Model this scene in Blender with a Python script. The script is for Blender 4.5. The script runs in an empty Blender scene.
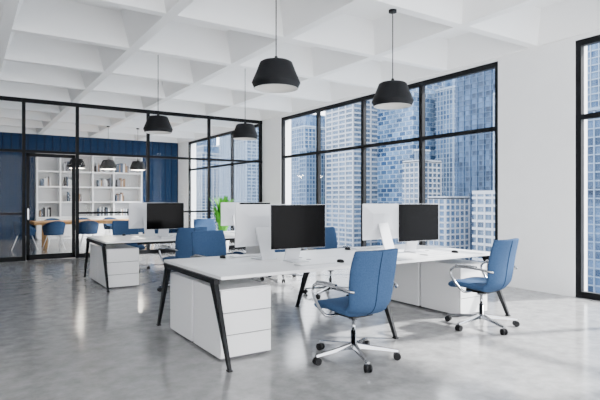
import bpy, math, random
from mathutils import Vector, Matrix
random.seed(4)
S=bpy.context.scene
# ---------------------------------------------------------------- materials
def mat(name,col,rough=.5,metal=0,spec=None,emis=None,es=0):
    m=bpy.data.materials.new(name); m.use_nodes=True
    b=m.node_tree.nodes['Principled BSDF']
    b.inputs['Base Color'].default_value=(*col,1); b.inputs['Roughness'].default_value=rough
    b.inputs['Metallic'].default_value=metal
    if spec is not None: b.inputs['Specular IOR Level'].default_value=spec
    if emis: b.inputs['Emission Color'].default_value=(*emis,1); b.inputs['Emission Strength'].default_value=es
    return m
def noisy(name,c1,c2,scale,rough,detail=6,bump=0,r2=None,spec=None):
    m=mat(name,c1,rough,spec=spec); nt=m.node_tree; b=nt.nodes['Principled BSDF']
    tc=nt.nodes.new('ShaderNodeTexCoord'); n=nt.nodes.new('ShaderNodeTexNoise')
    n.inputs['Scale'].default_value=scale; n.inputs['Detail'].default_value=detail; n.inputs['Roughness'].default_value=.65
    nt.links.new(tc.outputs['Object'],n.inputs['Vector'])
    r=nt.nodes.new('ShaderNodeValToRGB'); r.color_ramp.elements[0].position=.32; r.color_ramp.elements[1].position=.7
    r.color_ramp.elements[0].color=(*c1,1); r.color_ramp.elements[1].color=(*c2,1)
    nt.links.new(n.outputs['Fac'],r.inputs['Fac']); nt.links.new(r.outputs['Color'],b.inputs['Base Color'])
    if bump:
        bp=nt.nodes.new('ShaderNodeBump'); bp.inputs['Strength'].default_value=bump; bp.inputs['Distance'].default_value=.01
        nt.links.new(n.outputs['Fac'],bp.inputs['Height']); nt.links.new(bp.outputs['Normal'],b.inputs['Normal'])
    if r2:
        mr=nt.nodes.new('ShaderNodeMapRange'); mr.inputs['To Min'].default_value=rough; mr.inputs['To Max'].default_value=r2
        nt.links.new(n.outputs['Fac'],mr.inputs['Value']); nt.links.new(mr.outputs['Result'],b.inputs['Roughness'])
    return m
WALL=noisy('white_plaster',(.88,.88,.88),(.91,.91,.91),3,.8)
CEIL=noisy('white_ceiling_concrete',(.93,.93,.925),(.955,.955,.95),2,.85)
FLOOR=noisy('polished_concrete',(.205,.204,.204),(.365,.363,.36),6,.10,15,.003,.2,.6)
WHITE=mat('white_laminate',(.87,.87,.875),.3)
DARKGAP=mat('gap_dark',(.12,.12,.13),.7)
BLACK=mat('black_metal',(.006,.0065,.008),.45,0,.2)
FRAME=mat('anthracite_frame',(.007,.0075,.009),.5,0,.12)
LAMP=mat('lamp_charcoal',(.008,.0085,.010),.6,0,.18)
LAMPIN=mat('lamp_inner_white',(.6,.6,.59),.6)
BULB=mat('bulb',(1,1,1),.5,emis=(1,.95,.88),es=8)
SCREEN=mat('black_screen_glass',(.0012,.0012,.0015),.12,0,.05)
ALU=mat('light_aluminium',(.6,.61,.635),.35,.15)
CHROME=mat('chrome',(.36,.37,.39),.16,1)
BLUE=noisy('blue_fabric',(.030,.062,.132),(.044,.086,.168),90,.9,3,.15,spec=.08)
BLUE2=mat('blue_piping',(.010,.024,.055),.8,0,.1)
RUBBER=mat('black_rubber',(.008,.008,.009),.5,0,.2)
WOOD=noisy('oak_wood',(.42,.22,.085),(.6,.35,.15),6,.5,spec=.2)
LEAF=noisy('leaf_green',(.03,.25,.01),(.12,.5,.03),5,.5)
POT=mat('pot_white',(.8,.8,.8),.5)
def glass(name,f,tint=(1,1,1)):
    m=bpy.data.materials.new(name); m.use_nodes=True; nt=m.node_tree; nt.nodes.clear()
    o=nt.nodes.new('ShaderNodeOutputMaterial'); mx=nt.nodes.new('ShaderNodeMixShader')
    t=nt.nodes.new('ShaderNodeBsdfTransparent'); t.inputs[0].default_value=(*tint,1)
    g=nt.nodes.new('ShaderNodeBsdfGlossy'); g.inputs['Roughness'].default_value=.02
    mx.inputs[0].default_value=f
    nt.links.new(t.outputs[0],mx.inputs[1]); nt.links.new(g.outputs[0],mx.inputs[2]); nt.links.new(mx.outputs[0],o.inputs[0])
    return m
GLASS=glass('window_glass',.012,(.97,.985,1)); PGLASS=glass('partition_glass',.004,(.965,.975,.98))
def slat():
    m=mat('blue_slat_panel',(.02,.09,.26),.7,0,.1); nt=m.node_tree; b=nt.nodes['Principled BSDF']
    tc=nt.nodes.new('ShaderNodeTexCoord'); w=nt.nodes.new('ShaderNodeTexWave'); w.bands_direction='X'
    w.inputs['Scale'].default_value=1.2
    nt.links.new(tc.outputs['Object'],w.inputs['Vector'])
    r=nt.nodes.new('ShaderNodeValToRGB'); r.color_ramp.elements[0].position=.0; r.color_ramp.elements[1].position=.12
    r.color_ramp.elements[0].color=(.006,.014,.035,1); r.color_ramp.elements[1].color=(.011,.034,.088,1)
    nt.links.new(w.outputs['Fac'],r.inputs['Fac']); nt.links.new(r.outputs['Color'],b.inputs['Base Color'])
    return m
SLAT=slat()
def facade(name,frame,g1,g2,bw,rh,mortar,rough=.4,off=0):
    m=mat(name,frame,rough,0,.16); nt=m.node_tree; b=nt.nodes['Principled BSDF']; L=nt.links
    tc=nt.nodes.new('ShaderNodeTexCoord'); sp=nt.nodes.new('ShaderNodeSeparateXYZ'); ad=nt.nodes.new('ShaderNodeMath'); cb=nt.nodes.new('ShaderNodeCombineXYZ')
    L.new(tc.outputs['Object'],sp.inputs[0]); L.new(sp.outputs[0],ad.inputs[0]); L.new(sp.outputs[1],ad.inputs[1])
    L.new(ad.outputs[0],cb.inputs[0]); L.new(sp.outputs[2],cb.inputs[1])
    br=nt.nodes.new('ShaderNodeTexBrick'); br.offset=off; br.inputs['Scale'].default_value=1
    br.inputs['Color1'].default_value=(*g1,1); br.inputs['Color2'].default_value=(*g2,1); br.inputs['Mortar'].default_value=(*frame,1)
    br.inputs['Brick Width'].default_value=bw; br.inputs['Row Height'].default_value=rh; br.inputs['Mortar Size'].default_value=mortar
    br.inputs['Mortar Smooth'].default_value=0
    L.new(cb.outputs[0],br.inputs['Vector'])
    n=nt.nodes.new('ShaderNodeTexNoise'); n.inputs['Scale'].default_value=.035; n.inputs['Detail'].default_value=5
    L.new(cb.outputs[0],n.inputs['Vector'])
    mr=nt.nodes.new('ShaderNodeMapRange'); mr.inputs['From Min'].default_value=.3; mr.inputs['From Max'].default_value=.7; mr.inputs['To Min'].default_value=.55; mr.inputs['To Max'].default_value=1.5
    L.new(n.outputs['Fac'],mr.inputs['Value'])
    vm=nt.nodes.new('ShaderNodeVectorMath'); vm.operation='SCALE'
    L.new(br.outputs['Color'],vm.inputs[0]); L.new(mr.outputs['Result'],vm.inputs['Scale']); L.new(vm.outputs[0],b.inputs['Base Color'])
    return m
# ---------------------------------------------------------------- mesh builder
class B:
    def __init__(s): s.v=[];s.f=[];s.m=[];s.s=[];s.mats=[]
    def mi(s,m):
        if m not in s.mats: s.mats.append(m)
        return s.mats.index(m)
    def face(s,idx,m,sm=False): s.f.append(idx);s.m.append(s.mi(m));s.s.append(sm)
    def box(s,x0,x1,y0,y1,z0,z1,m):
        n=len(s.v)
        s.v+=[(x0,y0,z0),(x1,y0,z0),(x1,y1,z0),(x0,y1,z0),(x0,y0,z1),(x1,y0,z1),(x1,y1,z1),(x0,y1,z1)]
        for q in [(0,3,2,1),(4,5,6,7),(0,1,5,4),(1,2,6,5),(2,3,7,6),(3,0,4,7)]: s.face([n+i for i in q],m)
    def hexa(s,bot,top,m):
        n=len(s.v); s.v+=[tuple(p) for p in bot]+[tuple(p) for p in top]
        for q in [(0,3,2,1),(4,5,6,7),(0,1,5,4),(1,2,6,5),(2,3,7,6),(3,0,4,7)]: s.face([n+i for i in q],m)
    def quad(s,pts,m):
        n=len(s.v); s.v+=[tuple(p) for p in pts]; s.face(list(range(n,n+len(pts))),m)
    def loft(s,rings,m,cap=True,sm=True):
        n=len(s.v);k=len(rings[0])
        for r in rings: s.v+=[tuple(p) for p in r]
        for i in range(len(rings)-1):
            for j in range(k):
                a=n+i*k+j;b=n+i*k+(j+1)%k
                s.face([a,b,b+k,a+k],m,sm)
        if cap:
            s.face([n+j for j in range(k)][::-1],m); s.face([n+(len(rings)-1)*k+j for j in range(k)],m)
    def tube(s,pts,r,m,n=10,flat=1.0,up=None):
        pts=[Vector(p) for p in pts]; rings=[]; N=None
        for i,p in enumerate(pts):
            t=(pts[min(i+1,len(pts)-1)]-pts[max(i-1,0)]).normalized()
            if N is None:
                u=Vector(up) if up else (Vector((0,0,1)) if abs(t.z)<.9 else Vector((1,0,0)))
                N=(u-t*u.dot(t)).normalized()
            else: N=(N-t*N.dot(t)).normalized()
            Bn=t.cross(N); rr=r[i] if isinstance(r,(list,tuple)) else r
            rings.append([p+N*math.cos(2*math.pi*j/n)*rr+Bn*math.sin(2*math.pi*j/n)*rr*flat for j in range(n)])
        s.loft(rings,m)
    def lathe(s,prof,m,c=(0,0,0),n=40,cap=False):
        s.loft([[(c[0]+r*math.cos(2*math.pi*j/n),c[1]+r*math.sin(2*math.pi*j/n),c[2]+z) for j in range(n)] for r,z in prof],m,cap)
    def mesh(s,name):
        me=bpy.data.meshes.new(name); me.from_pydata(s.v,[],s.f)
        for m in s.mats: me.materials.append(m)
        for i,p in enumerate(me.polygons): p.material_index=s.m[i]; p.use_smooth=s.s[i]
        me.update()
        import bmesh
        bm=bmesh.new(); bm.from_mesh(me); bmesh.ops.recalc_face_normals(bm,faces=bm.faces); bm.to_mesh(me); bm.free()
        return me
    def obj(s,name,loc=(0,0,0),rz=0,bev=0):
        return put(s.mesh(name),name,loc,rz,bev)
def put(me,name,loc=(0,0,0),rz=0,bev=0):
    o=bpy.data.objects.new(name,me); S.collection.objects.link(o); o.location=loc; o.rotation_euler=(0,0,rz)
    if bev:
        md=o.modifiers.new('bevel','BEVEL'); md.width=bev; md.segments=2; md.limit_method='ANGLE'; md.angle_limit=math.radians(50)
    return o
def cr(pts,k=6):
    pts=[Vector(p) for p in pts]; out=[]
    for i in range(len(pts)-1):
        p0=pts[max(i-1,0)];p1=pts[i];p2=pts[i+1];p3=pts[min(i+2,len(pts)-1)]
        for j in range(k):
            t=j/k
            out.append(.5*((2*p1)+(p2-p0)*t+(2*p0-5*p1+4*p2-p3)*t*t+(3*p1-p0-3*p2+p3)*t**3))
    out.append(pts[-1]); return out
# ---------------------------------------------------------------- room
XW=7.35; YP=13.4; YB=20.6; XL=-4.6; YN=-4.1; ZC=3.75
b=B(); b.box(XL,XW+.35,YN,YB+.2,-.25,0,FLOOR); b.obj('floor')
# waffle ceiling
b=B(); xs=[XW-1.725*i for i in range(8)][::-1]; ys=[YP-1.75*i for i in range(11)][::-1]+[YP+1.75*i for i in range(1,5)]
ys[-1]=YB-.1
m_=.07; inn=.24; D=.48
for i in range(len(xs)-1):
    for j in range(len(ys)-1):
        x0,x1,y0,y1=xs[i],xs[i+1],ys[j],ys[j+1]
        o=[(x0,y0),(x1,y0),(x1,y1),(x0,y1)]
        a=[(x0+m_,y0+m_),(x1-m_,y0+m_),(x1-m_,y1-m_),(x0+m_,y1-m_)]
        c=[(x0+inn,y0+inn),(x1-inn,y0+inn),(x1-inn,y1-inn),(x0+inn,y1-inn)]
        for k in range(4):
            l=(k+1)%4
            b.quad([(*o[k],ZC),(*o[l],ZC),(*a[l],ZC),(*a[k],ZC)],CEIL)
            b.quad([(*a[k],ZC),(*a[l],ZC),(*c[l],ZC+D),(*c[k],ZC+D)],CEIL)
        b.quad([(*p,ZC+D) for p in c],CEIL)
b.box(xs[0],XW+.35,ys[0],YB+.2,ZC+D+.01,ZC+D+.2,CEIL)
b.obj('ceiling')
wins=[(-2.95,4.05,4),(5.32,12.32,4),(13.59,19.5,3)]
b=B(); cur=YN
for y0,y1,n in wins:
    b.box(XW,XW+.35,cur,y0,0,ZC+D,WALL); b.box(XW,XW+.35,y0,y1,3.70,ZC+D,WALL); cur=y1
b.box(XW,XW+.35,cur,YB,0,ZC+D,WALL)
b.obj('wall_right')
b=B(); b.box(XL,XW+.35,YB,YB+.2,0,ZC+D,SLAT); b.obj('wall_back')
b=B(); b.box(XL-.2,XL,YN,YB+.2,0,ZC+D,WALL); b.obj('wall_left')
for i,(y0,y1,n) in enumerate(wins):
    b=B(); xa,xb=XW+.03,XW+.11; fw=.045
    b.box(xa,xb,y0,y1,3.61,3.70,FRAME); b.box(xa,xb,y0,y1,0,.09,FRAME); b.box(xa,xb,y0,y1,2.555,2.625,FRAME)
    for k in range(n+1):
        y=y0+(y1-y0)*k/n
        ya,yb=max(y0,y-fw),min(y1,y+fw)
        if k==0: yb=y0+.08
        if k==n: ya=y1-.08
        b.box(xa-.002,xb+.002,ya,yb,.0,3.70,FRAME)
    b.box(XW+.065,XW+.07,y0,y1,.05,3.65,GLASS)
    b.obj('window_%d'%(i+1))
# partition
b=B(); ya,yb=YP-.04,YP+.04
posts=[-4.0,-2.3,-.6,1.1,2.25,3.97,5.67,XW-.05]
b.box(XL,XW,ya,yb,3.66,ZC,FRAME); b.box(XL,1.1,ya,yb,0,.1,FRAME); b.box(2.25,XW,ya,yb,0,.1,FRAME)
b.box(XL,XW,ya,yb,2.5,2.56,FRAME)
for p in posts: b.box(p-.035,p+.035,ya-.002,yb+.002,0,ZC,FRAME)
b.box(XL,1.1,ya+.01,yb-.01,1.06,1.11,FRAME)
b.box(2.25,XW,ya+.01,yb-.01,1.06,1.11,FRAME)
b.box(XL,1.1,YP-.005,YP+.005,.05,3.7,PGLASS); b.box(2.25,XW,YP-.005,YP+.005,.05,3.7,PGLASS); b.box(1.1,2.25,YP-.005,YP+.005,2.52,3.7,PGLASS)
b.obj('glass_partition')
b=B(); x0,x1=1.15,2.2
b.box(x0,x0+.07,YP-.03,YP+.03,.01,2.49,FRAME); b.box(x1-.07,x1,YP-.03,YP+.03,.01,2.49,FRAME)
b.box(x0,x1,YP-.03,YP+.03,2.41,2.49,FRAME); b.box(x0,x1,YP-.03,YP+.03,.01,.13,FRAME)
b.box(x0+.05,x1-.05,YP-.004,YP+.004,.1,2.43,PGLASS)
b.box(x0+.02,x0+.05,YP-.09,YP-.06,.95,1.2,CHROME); b.box(x0+.02,x0+.05,YP-.07,YP-.02,.98,1.0,CHROME); b.box(x0+.02,x0+.05,YP-.07,YP-.02,1.15,1.17,CHROME)
b.obj('door_1')
# ---------------------------------------------------------------- desks
def desk_mesh():
    b=B(); L=3.68; W=1.5
    for i in range(2):
        for j in range(2):
            b.box(i*L/2+.002,(i+1)*L/2-.002,j*.76,j*.76+.74,.722,.75,WHITE)
            cx=i*L/2+L/4; cy=.66 if j==0 else .84
            b.lathe([(0.0001,.0015),(.03,.0015),(.03,0)],RUBBER,(cx+.42,cy,.75),16)
    for x in (-.03,L/2-.03,L-.03):
        b.box(x+.005,x+.055,.08,W-.08,.675,.722,BLACK)
        for s,yt,yb_ in ((1,.15,-.17),(-1,W-.15,W+.17)):
            def rect(y,z,wy,wx): return [(x+.03-wx,y-wy,z),(x+.03+wx,y-wy,z),(x+.03+wx,y+wy,z),(x+.03-wx,y+wy,z)]
            b.hexa(rect(yb_,.012,.021,.013),rect(yt,.70,.048,.022),BLACK)
            b.hexa(rect(yb_,0,.026,.02),rect(yb_,.012,.026,.02),RUBBER)
    for y in (.35,1.15): b.box(.05,L-.05,y-.02,y+.02,.68,.722,BLACK)
    b.box(.7,L-.7,.72,.78,.62,.68,BLACK)
    return b.mesh('workstation_desk')
def ped_mesh():
    b=B(); w,d,h=.5,.64,.62
    b.box(0,w,.018,d,.02,h,WHITE)
    b.box(.02,w-.02,.04,d-.02,0,.02,DARKGAP)
    b.box(.006,w-.006,.012,.02,.03,h-.01,DARKGAP)
    z=.025
    for dh in (.188,.188,.193):
        b.box(.002,w-.002,0,.014,z,z+dh,WHITE); z+=dh+.008
    return b.mesh('drawer_pedestal')
DM=desk_mesh(); PM=ped_mesh()
def monitor():
    b=B()
    b.box(-.33,.33,0,.012,.14,.60,ALU); b.box(-.327,.327,-.004,.001,.143,.597,SCREEN)
    b.hexa([(-.31,.012,.16),(.31,.012,.16),(.31,.012,.58),(-.31,.012,.58)],[(-.17,.035,.27),(.17,.035,.27),(.17,.035,.47),(-.17,.035,.47)],ALU)
    b.hexa([(-.09,.155,0.006),(.09,.155,0.006),(.09,.17,0.006),(-.09,.17,0.006)],[(-.09,.03,.33),(.09,.03,.33),(.09,.045,.35),(-.09,.045,.35)],ALU)
    b.box(-.1,.1,-.05,.17,0,.008,ALU)
    return b.mesh('desktop_monitor')
MM=monitor()
def kb():
    b=B(); b.box(-.21,.21,-.06,.06,0,.008,ALU)
    for r in range(5):
        for c in range(14):
            b.box(-.2+c*.0287,-.2+c*.0287+.024,-.053+r*.0215,-.053+r*.0215+.018,.008,.012,WHITE)
    return b.mesh('keyboard')
KM=kb()
def mouse():
    b=B(); b.loft([[(.03*k*math.cos(a),.052*k*math.sin(a),z) for a in [2*math.pi*j/20 for j in range(20)]] for k,z in ((.95,0),(1,.008),(.9,.02),(.6,.028),(.2,.031))],RUBBER)
    return b.mesh('computer_mouse')
MO=mouse()
# ---------------------------------------------------------------- office chair
def chair():
    b=B()
    prof=[(.26,.43,.235),(.225,.457,.25),(.08,.468,.26),(-.08,.455,.257),(-.18,.455,.245),(-.235,.50,.243),(-.258,.58,.25),(-.275,.70,.26),(-.298,.83,.262),(-.328,.955,.25),(-.333,.98,.243)]
    P=cr([(0,p[0],p[1]) for p in prof],6); Wd=[v.x for v in cr([(p[2],0,0) for p in prof],6)]
    n=len(P); rings=[]; back=[]
    for i,p in enumerate(P):
        t=(P[min(i+1,n-1)]-P[max(i-1,0)]).normalized(); N=Vector((1,0,0)).cross(t)*-1
        if N.z<0 and i<n*.3: N=-N
        if i>n*.6 and N.y<0: N=-N
        u=i/(n-1); e=min(u,1-u)/.05
        sc=math.sqrt(max(0.06,1-(1-min(e,1))**2)); ws=1-.10*(1-min(min(u,1-u)/.1,1))**2
        th=(.042 if u<.4 else .03)*sc; w=Wd[i]*ws
        con=.012 if u<.4 else .035
        ring=[]
        for j in range(28):
            a=2*math.pi*j/28; c,s_=math.cos(a),math.sin(a)
            x=w*math.copysign(abs(c)**.45,c); q=th*math.copysign(abs(s_)**.8,s_)
            ring.append(p+Vector((x,0,0))+N*(q+con*(x/.24)**2))
        rings.append(ring)
        if u>.35 and u<.97: back.append(p-N*(th+.0))
    b.loft(rings,BLUE)
    b.tube(back,.004,BLUE2,6)
    for s in (-1,1):
        pts=[(.17*s,.02,.405),(.26*s,.03,.405),(.3*s,.06,.43),(.312*s,.15,.53),(.312*s,.185,.615),(.312*s,.14,.668),(.31*s,.0,.678),(.3*s,-.14,.672),(.28*s,-.25,.655),(.245*s,-.275,.645)]
        b.tube(cr(pts,5),.013,CHROME,10)
        b.tube(cr([(.313*s,.12,.684),(.311*s,0,.69),(.304*s,-.12,.685)],4),.018,CHROME,10)
    b.box(-.12,.12,-.12,.12,.385,.42,RUBBER)
    b.lathe([(.0001,.39),(.045,.39),(.045,.35),(.016,.35),(.016,.25),(.026,.25),(.026,.13),(.045,.13),(.05,.085),(.0001,.08)],CHROME,n=24)
    RB=.38
    for k in range(5):
        a=math.radians(90+72*k+12); c,s_=math.cos(a),math.sin(a); px,py=-s_,c
        def R(r,z,w,h): return [(r*c+px*w,r*s_+py*w,z-h),(r*c-px*w,r*s_-py*w,z-h),(r*c-px*w*.7,r*s_-py*w*.7,z+h),(r*c+px*w*.7,r*s_+py*w*.7,z+h)]
        b.loft([R(.03,.115,.026,.02),R(.2,.098,.02,.013),R(RB+.01,.078,.015,.009)],CHROME,sm=False)
        b.tube([(RB*c,RB*s_,.078),(RB*c,RB*s_,.045)],.009,RUBBER,8)
        cx,cy=RB*c,RB*s_
        b.tube([(cx+px*.028,cy+py*.028,.032),(cx+px*.007,cy+py*.007,.032)],.032,RUBBER,16)
        b.tube([(cx-px*.028,cy-py*.028,.032),(cx-px*.007,cy-py*.007,.032)],.032,RUBBER,16)
        b.tube([(cx+px*.01,cy+py*.01,.042),(cx-px*.01,cy-py*.01,.042)],.022,RUBBER,10)
    return b.mesh('office_chair')
CM=chair()
def face(x,y,deg): put(CM,'office_chair',(x,y,0),math.radians(deg-90))
for g,dy in enumerate((0,4.3)):
    put(DM,'workstation_desk',(1.8,4.0+dy,0),0,.003)
    for x in (1.84,4.94):
        put(PM,'drawer_pedestal',(x,4.09+dy,0),0,.002)
        put(PM,'drawer_pedestal',(x+.5,5.41+dy,0),math.pi,.002)
    for k,x in enumerate((0,1.77)):
        put(MM,'desktop_monitor',(2.92+x,4.52+dy,.752),math.radians(-3),.003)
        put(MM,'desktop_monitor',(2.74+x,5.02+dy,.752),math.pi+math.radians(4),.003)
        put(KM,'keyboard',(2.95+x,4.27+dy,.752),0); put(MO,'computer_mouse',(3.27+x,4.26+dy,.752))
        put(KM,'keyboard',(2.72+x,5.28+dy,.752),math.pi); put(MO,'computer_mouse',(2.4+x,5.28+dy,.752))
face(2.87,3.55,93); face(4.79,3.68,97)
face(2.78,6.2,-80); face(4.5,6.1,-95)
face(2.85,7.75,98); face(4.67,7.75,85)
face(2.7,10.4,-90); face(4.43,10.4,-85)
# ---------------------------------------------------------------- pendants
def pendant(name,x,y,z,ztop,k=.86):
    b=B()
    b.lathe([(r,h*k) for r,h in [(.0001,.40),(.014,.40),(.03,.345),(.06,.338),(.15,.335),(.172,.32),(.182,.29),(.215,.19),(.252,.09),(.258,.07),(.252,.055),(.232,0)]],LAMP)
    b.lathe([(r,h*k) for r,h in [(.232,0),(.222,0.0),(.238,.06),(.205,.19),(.17,.29),(.15,.32),(.0001,.325)]],LAMPIN)
    b.lathe([(r,h*k) for r,h in [(.0001,.09),(.03,.1),(.045,.135),(.035,.18),(.02,.22),(.02,.32)]],BULB,n=20)
    b.tube([(0,0,.33),(0,0,ztop-z)],.006,LAMP,8)
    b.lathe([(.05,ztop-z-.03),(.05,ztop-z)],LAMP,n=20,cap=True)
    b.obj(name,(x,y,z))
pendant('pendant_lamp',2.75,4.7,2.58,ZC); pendant('pendant_lamp',4.42,4.7,2.56,ZC)
for x,y in ((2.86,9.05),(4.59,9.05)): pendant('pendant_lamp',x,y,2.6,ZC+D)
for x in (2.84,3.77,4.7):
    pendant('pendant_lamp',x,17.0,2.38,ZC)
    pl=bpy.data.lights.new('pendant_bulb_light','POINT'); pl.energy=80; pl.color=(1,.9,.76); pl.shadow_soft_size=.12
    po=bpy.data.objects.new('pendant_bulb_light',pl); S.collection.objects.link(po); po.location=(x,17.0,2.36)
# ---------------------------------------------------------------- meeting room
b=B()
b.box(1.6,5.4,16.3,17.5,.68,.77,WOOD)
for x in (1.9,5.0):
    b.box(x,x+.08,16.5,17.3,.62,.68,WOOD); b.box(x,x+.08,16.5,16.58,0,.62,WOOD); b.box(x,x+.08,17.22,17.3,0,.62,WOOD)
b.obj('meeting_table',bev=.004)
def tub():
    b=B(); N=28
    def ring(f,r0,inward):
        out=[]
        for j in range(N):
            a=2*math.pi*j/N; bk=.5-.5*math.sin(a)
            h=.12+.28*bk**1.2
            if f<=1: r=r0*f; z=.42
            else:
                t=f-1; r=r0+.05*t; z=.42+h*t
            r=r-inward; z=z+(inward*.8 if f<=1 else 0)
            out.append((max(r,.001)*math.cos(a),max(r,.001)*math.sin(a)*.95,z))
        return out
    outer=[ring(f,.25,0) for f in (.05,.6,.9,1.0,1.15,1.4,1.7,2.0)]
    inner=[ring(f,.25,.03) for f in (2.0,1.7,1.4,1.2,1.0,.6,.2)]
    b.loft(outer+inner,BLUE)
    for sx in (-1,1):
        for sy in (-1,1): b.tube([(.12*sx,.12*sy,.43),(.24*sx,.23*sy,0)],[.014,.009],WHITE,8)
    return b.mesh('tub_chair')
TM=tub()
for x,a in ((2.05,10),(2.95,-8),(4.6,-5)): put(TM,'tub_chair',(x,15.85,0),math.radians(a))
put(TM,'tub_chair',(1.35,16.1,0),math.radians(-60))
for x,a in ((2.3,180),(3.2,175),(4.1,186)): put(TM,'tub_chair',(x,17.95,0),math.radians(a))
# bookshelf
b=B(); X0,X1,Z1=2.05,5.75,3.1; yf,ybk=20.15,20.59
SHB=mat('shelf_back_grey',(.5,.51,.53),.6)
b.box(X0,X1,ybk-.03,ybk,0,Z1,SHB); b.box(X0,X1,yf,ybk-.03,Z1-.06,Z1,WHITE); b.box(X0,X1,yf,ybk-.03,0,.06,WHITE)
cols=[X0,X0+.75,X0+1.85,X0+2.6,X1-.05]
for x in cols: b.box(x,x+.05,yf,ybk-.03,0,Z1,WHITE)
for z in (.75,1.3,1.85,2.4): b.box(X0,X1,yf+.01,ybk-.03,z,z+.045,WHITE)
for i in range(6): b.box(X0+.03+i*.61,X0+.03+i*.61+.6,yf-.015,yf,.07,.74,WHITE)
b.obj('bookshelf')
bc=[mat('book_'+n,c,.6) for n,c in (('slate',(.08,.11,.16)),('grey',(.16,.16,.18)),('dark',(.03,.03,.035)),('tan',(.32,.2,.12)),('pale',(.5,.52,.55)),('white',(.7,.7,.7)))]
b=B()
for z in (.797,1.347,1.897,2.447):
    for c in range(4):
        a0=cols[c]+.1; a1=cols[c+1]-.1
        if random.random()<.2: continue
        x=a0+random.random()*.2; e=min(a1,x+random.uniform(.25,.5))
        while x<e:
            w=random.uniform(.03,.06); b.box(x,x+w-.003,yf+.05,yf+.3,z,z+random.uniform(.22,.36),random.choice(bc)); x+=w
b.obj('books')
# plant
def plant(x,y):
    b=B()
    b.lathe([(.0001,0),(.15,0),(.2,.4),(.21,.45),(.18,.45),(.17,.4),(.0001,.39)],POT,n=28)
    for i in range(150):
        a=random.uniform(0,2*math.pi); L=random.uniform(.6,1.6); sp=random.uniform(.06,.42); r0=random.uniform(0,.08)
        px,py=-math.sin(a),math.cos(a); k=8; pts=[]
        for j in range(k+1):
            t=j/k; r=r0+sp*t**1.6; z=.39+L*(t-.24*t*t*t*(1+sp)); w=.045*math.sin(math.pi*min(1,.15+t*.85))+.002
            pts.append(((r*math.cos(a)+px*w,r*math.sin(a)+py*w,z),(r*math.cos(a)-px*w,r*math.sin(a)-py*w,z)))
        for j in range(k):
            b.quad([pts[j][0],pts[j][1],pts[j+1][1],pts[j+1][0]],LEAF)
    b.obj('potted_plant',(x,y,0))
plant(5.76,12.7)
# ---------------------------------------------------------------- city (real scale, 200-450 m away)
GND=-90
def tower(x0,x1,y0,y1,h,gm,fm,fh=3.6,bh=.9,ps=6,pw=.8,dep=.5,step=0):
    b=B(); b.box(x0,x1,y0,y1,GND,h,gm)
    z=GND+fh
    if bh:
        while z<h:
            b.box(x0-dep,x1+dep,y0-dep,y1+dep,z,z+bh,fm); z+=fh
    if ps:
        y=y0
        while y<=y1+.01: b.box(x0-dep-.15,x0+.1,y-pw/2,y+pw/2,GND,h,fm); y+=ps
        x=x0
        while x<=x1+.01: b.box(x-pw/2,x+pw/2,y0-dep-.15,y0+.1,GND,h,fm); x+=ps
    b.box(x0-dep,x1+dep,y0-dep,y1+dep,h,h+1.5,fm)
    if step:
        b.box(x0+5,x1-5,y0+5,y1-5,h+1.5,h+step,gm); b.box(x0+4.6,x1-4.6,y0+4.6,y1-4.6,h+step,h+step+1,fm)
    b.obj('office_tower')
cW=mat('tower_white_concrete',(.26,.29,.34),.7,0,.15); cB=mat('tower_bluegrey_panel',(.115,.165,.24),.6,0,.15); cP=mat('tower_pale_panel',(.18,.235,.31),.6,0,.15); cN=mat('tower_navy_panel',(.045,.078,.135),.5,0,.15); cH=mat('tower_haze_tinted_panel',(.26,.33,.42),.7,0,.15)  # cH: far-tower panels, atmospheric haze painted in as a lighter, bluish colour
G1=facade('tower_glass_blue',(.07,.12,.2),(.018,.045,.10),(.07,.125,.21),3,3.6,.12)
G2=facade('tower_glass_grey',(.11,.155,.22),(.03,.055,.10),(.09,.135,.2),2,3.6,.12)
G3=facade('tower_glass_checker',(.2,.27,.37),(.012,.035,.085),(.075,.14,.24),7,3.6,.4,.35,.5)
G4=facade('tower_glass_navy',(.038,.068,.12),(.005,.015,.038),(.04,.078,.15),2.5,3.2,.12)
G5=facade('tower_glass_haze_tinted',(.19,.26,.35),(.12,.18,.26),(.18,.25,.35),5,4,.5,.5)  # far facade: frame and glass paled to carry atmospheric haze in the colour
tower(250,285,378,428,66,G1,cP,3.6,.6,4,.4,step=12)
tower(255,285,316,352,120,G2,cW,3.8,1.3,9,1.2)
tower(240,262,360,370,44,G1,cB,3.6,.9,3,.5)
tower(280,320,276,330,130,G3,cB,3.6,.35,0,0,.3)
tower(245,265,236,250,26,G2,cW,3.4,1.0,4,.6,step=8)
tower(300,330,255,272,84,G1,cP,3.6,.5,3,.5,step=14)
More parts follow.
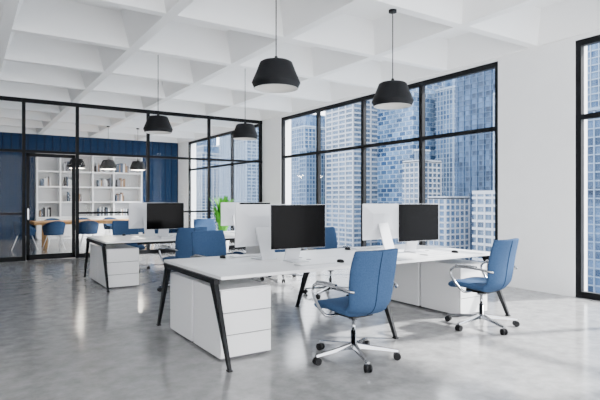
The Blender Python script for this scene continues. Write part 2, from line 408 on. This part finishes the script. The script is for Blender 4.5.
tower(262,292,184,221,125,G4,cN,3.2,.35,5,.3)
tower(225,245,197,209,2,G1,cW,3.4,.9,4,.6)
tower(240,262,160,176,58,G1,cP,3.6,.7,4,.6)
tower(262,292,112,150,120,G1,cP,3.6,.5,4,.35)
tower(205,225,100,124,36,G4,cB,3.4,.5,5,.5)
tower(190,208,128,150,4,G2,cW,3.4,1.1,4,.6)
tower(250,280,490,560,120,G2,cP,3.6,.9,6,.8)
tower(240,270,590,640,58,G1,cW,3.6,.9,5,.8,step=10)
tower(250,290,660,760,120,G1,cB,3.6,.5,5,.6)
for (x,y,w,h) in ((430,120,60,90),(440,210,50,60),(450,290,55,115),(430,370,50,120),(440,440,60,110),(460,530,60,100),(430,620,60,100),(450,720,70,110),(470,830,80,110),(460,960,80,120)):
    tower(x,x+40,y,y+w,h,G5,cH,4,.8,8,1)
for i,(x,y) in enumerate(((150,95),(155,125),(150,160),(160,195),(150,235),(165,270),(155,310),(165,360),(160,410))):
    tower(x,x+18,y,y+22,-42+(i*7)%18,G2,cW if i%2 else cP,3.4,1.1,4,.6)
b=B(); b.box(12,1500,-800,1800,GND-1,GND,noisy('city_ground',(.12,.15,.19),(.22,.25,.29),.05,.9)); b.obj('city_ground')
# ---------------------------------------------------------------- light
w=bpy.data.worlds.new('sky'); S.world=w; w.use_nodes=True; bg=w.node_tree.nodes['Background']
bg.inputs[0].default_value=(.975,.98,1,1); bg.inputs[1].default_value=7.8
su=bpy.data.lights.new('sun','SUN'); su.energy=22; su.angle=math.radians(2.5); su.color=(1,.97,.93)
so=bpy.data.objects.new('sun',su); S.collection.objects.link(so)
d=Vector((-.75,.28,-.62)); so.rotation_euler=d.to_track_quat('-Z','Y').to_euler()
# ---------------------------------------------------------------- camera
c=bpy.data.cameras.new('camera'); c.lens=513/600*36; c.sensor_width=36; c.clip_end=3000
co=bpy.data.objects.new('camera',c); S.collection.objects.link(co); co.location=(0,0,1.4); co.rotation_euler=(math.radians(90),0,math.radians(-33))
S.camera=co
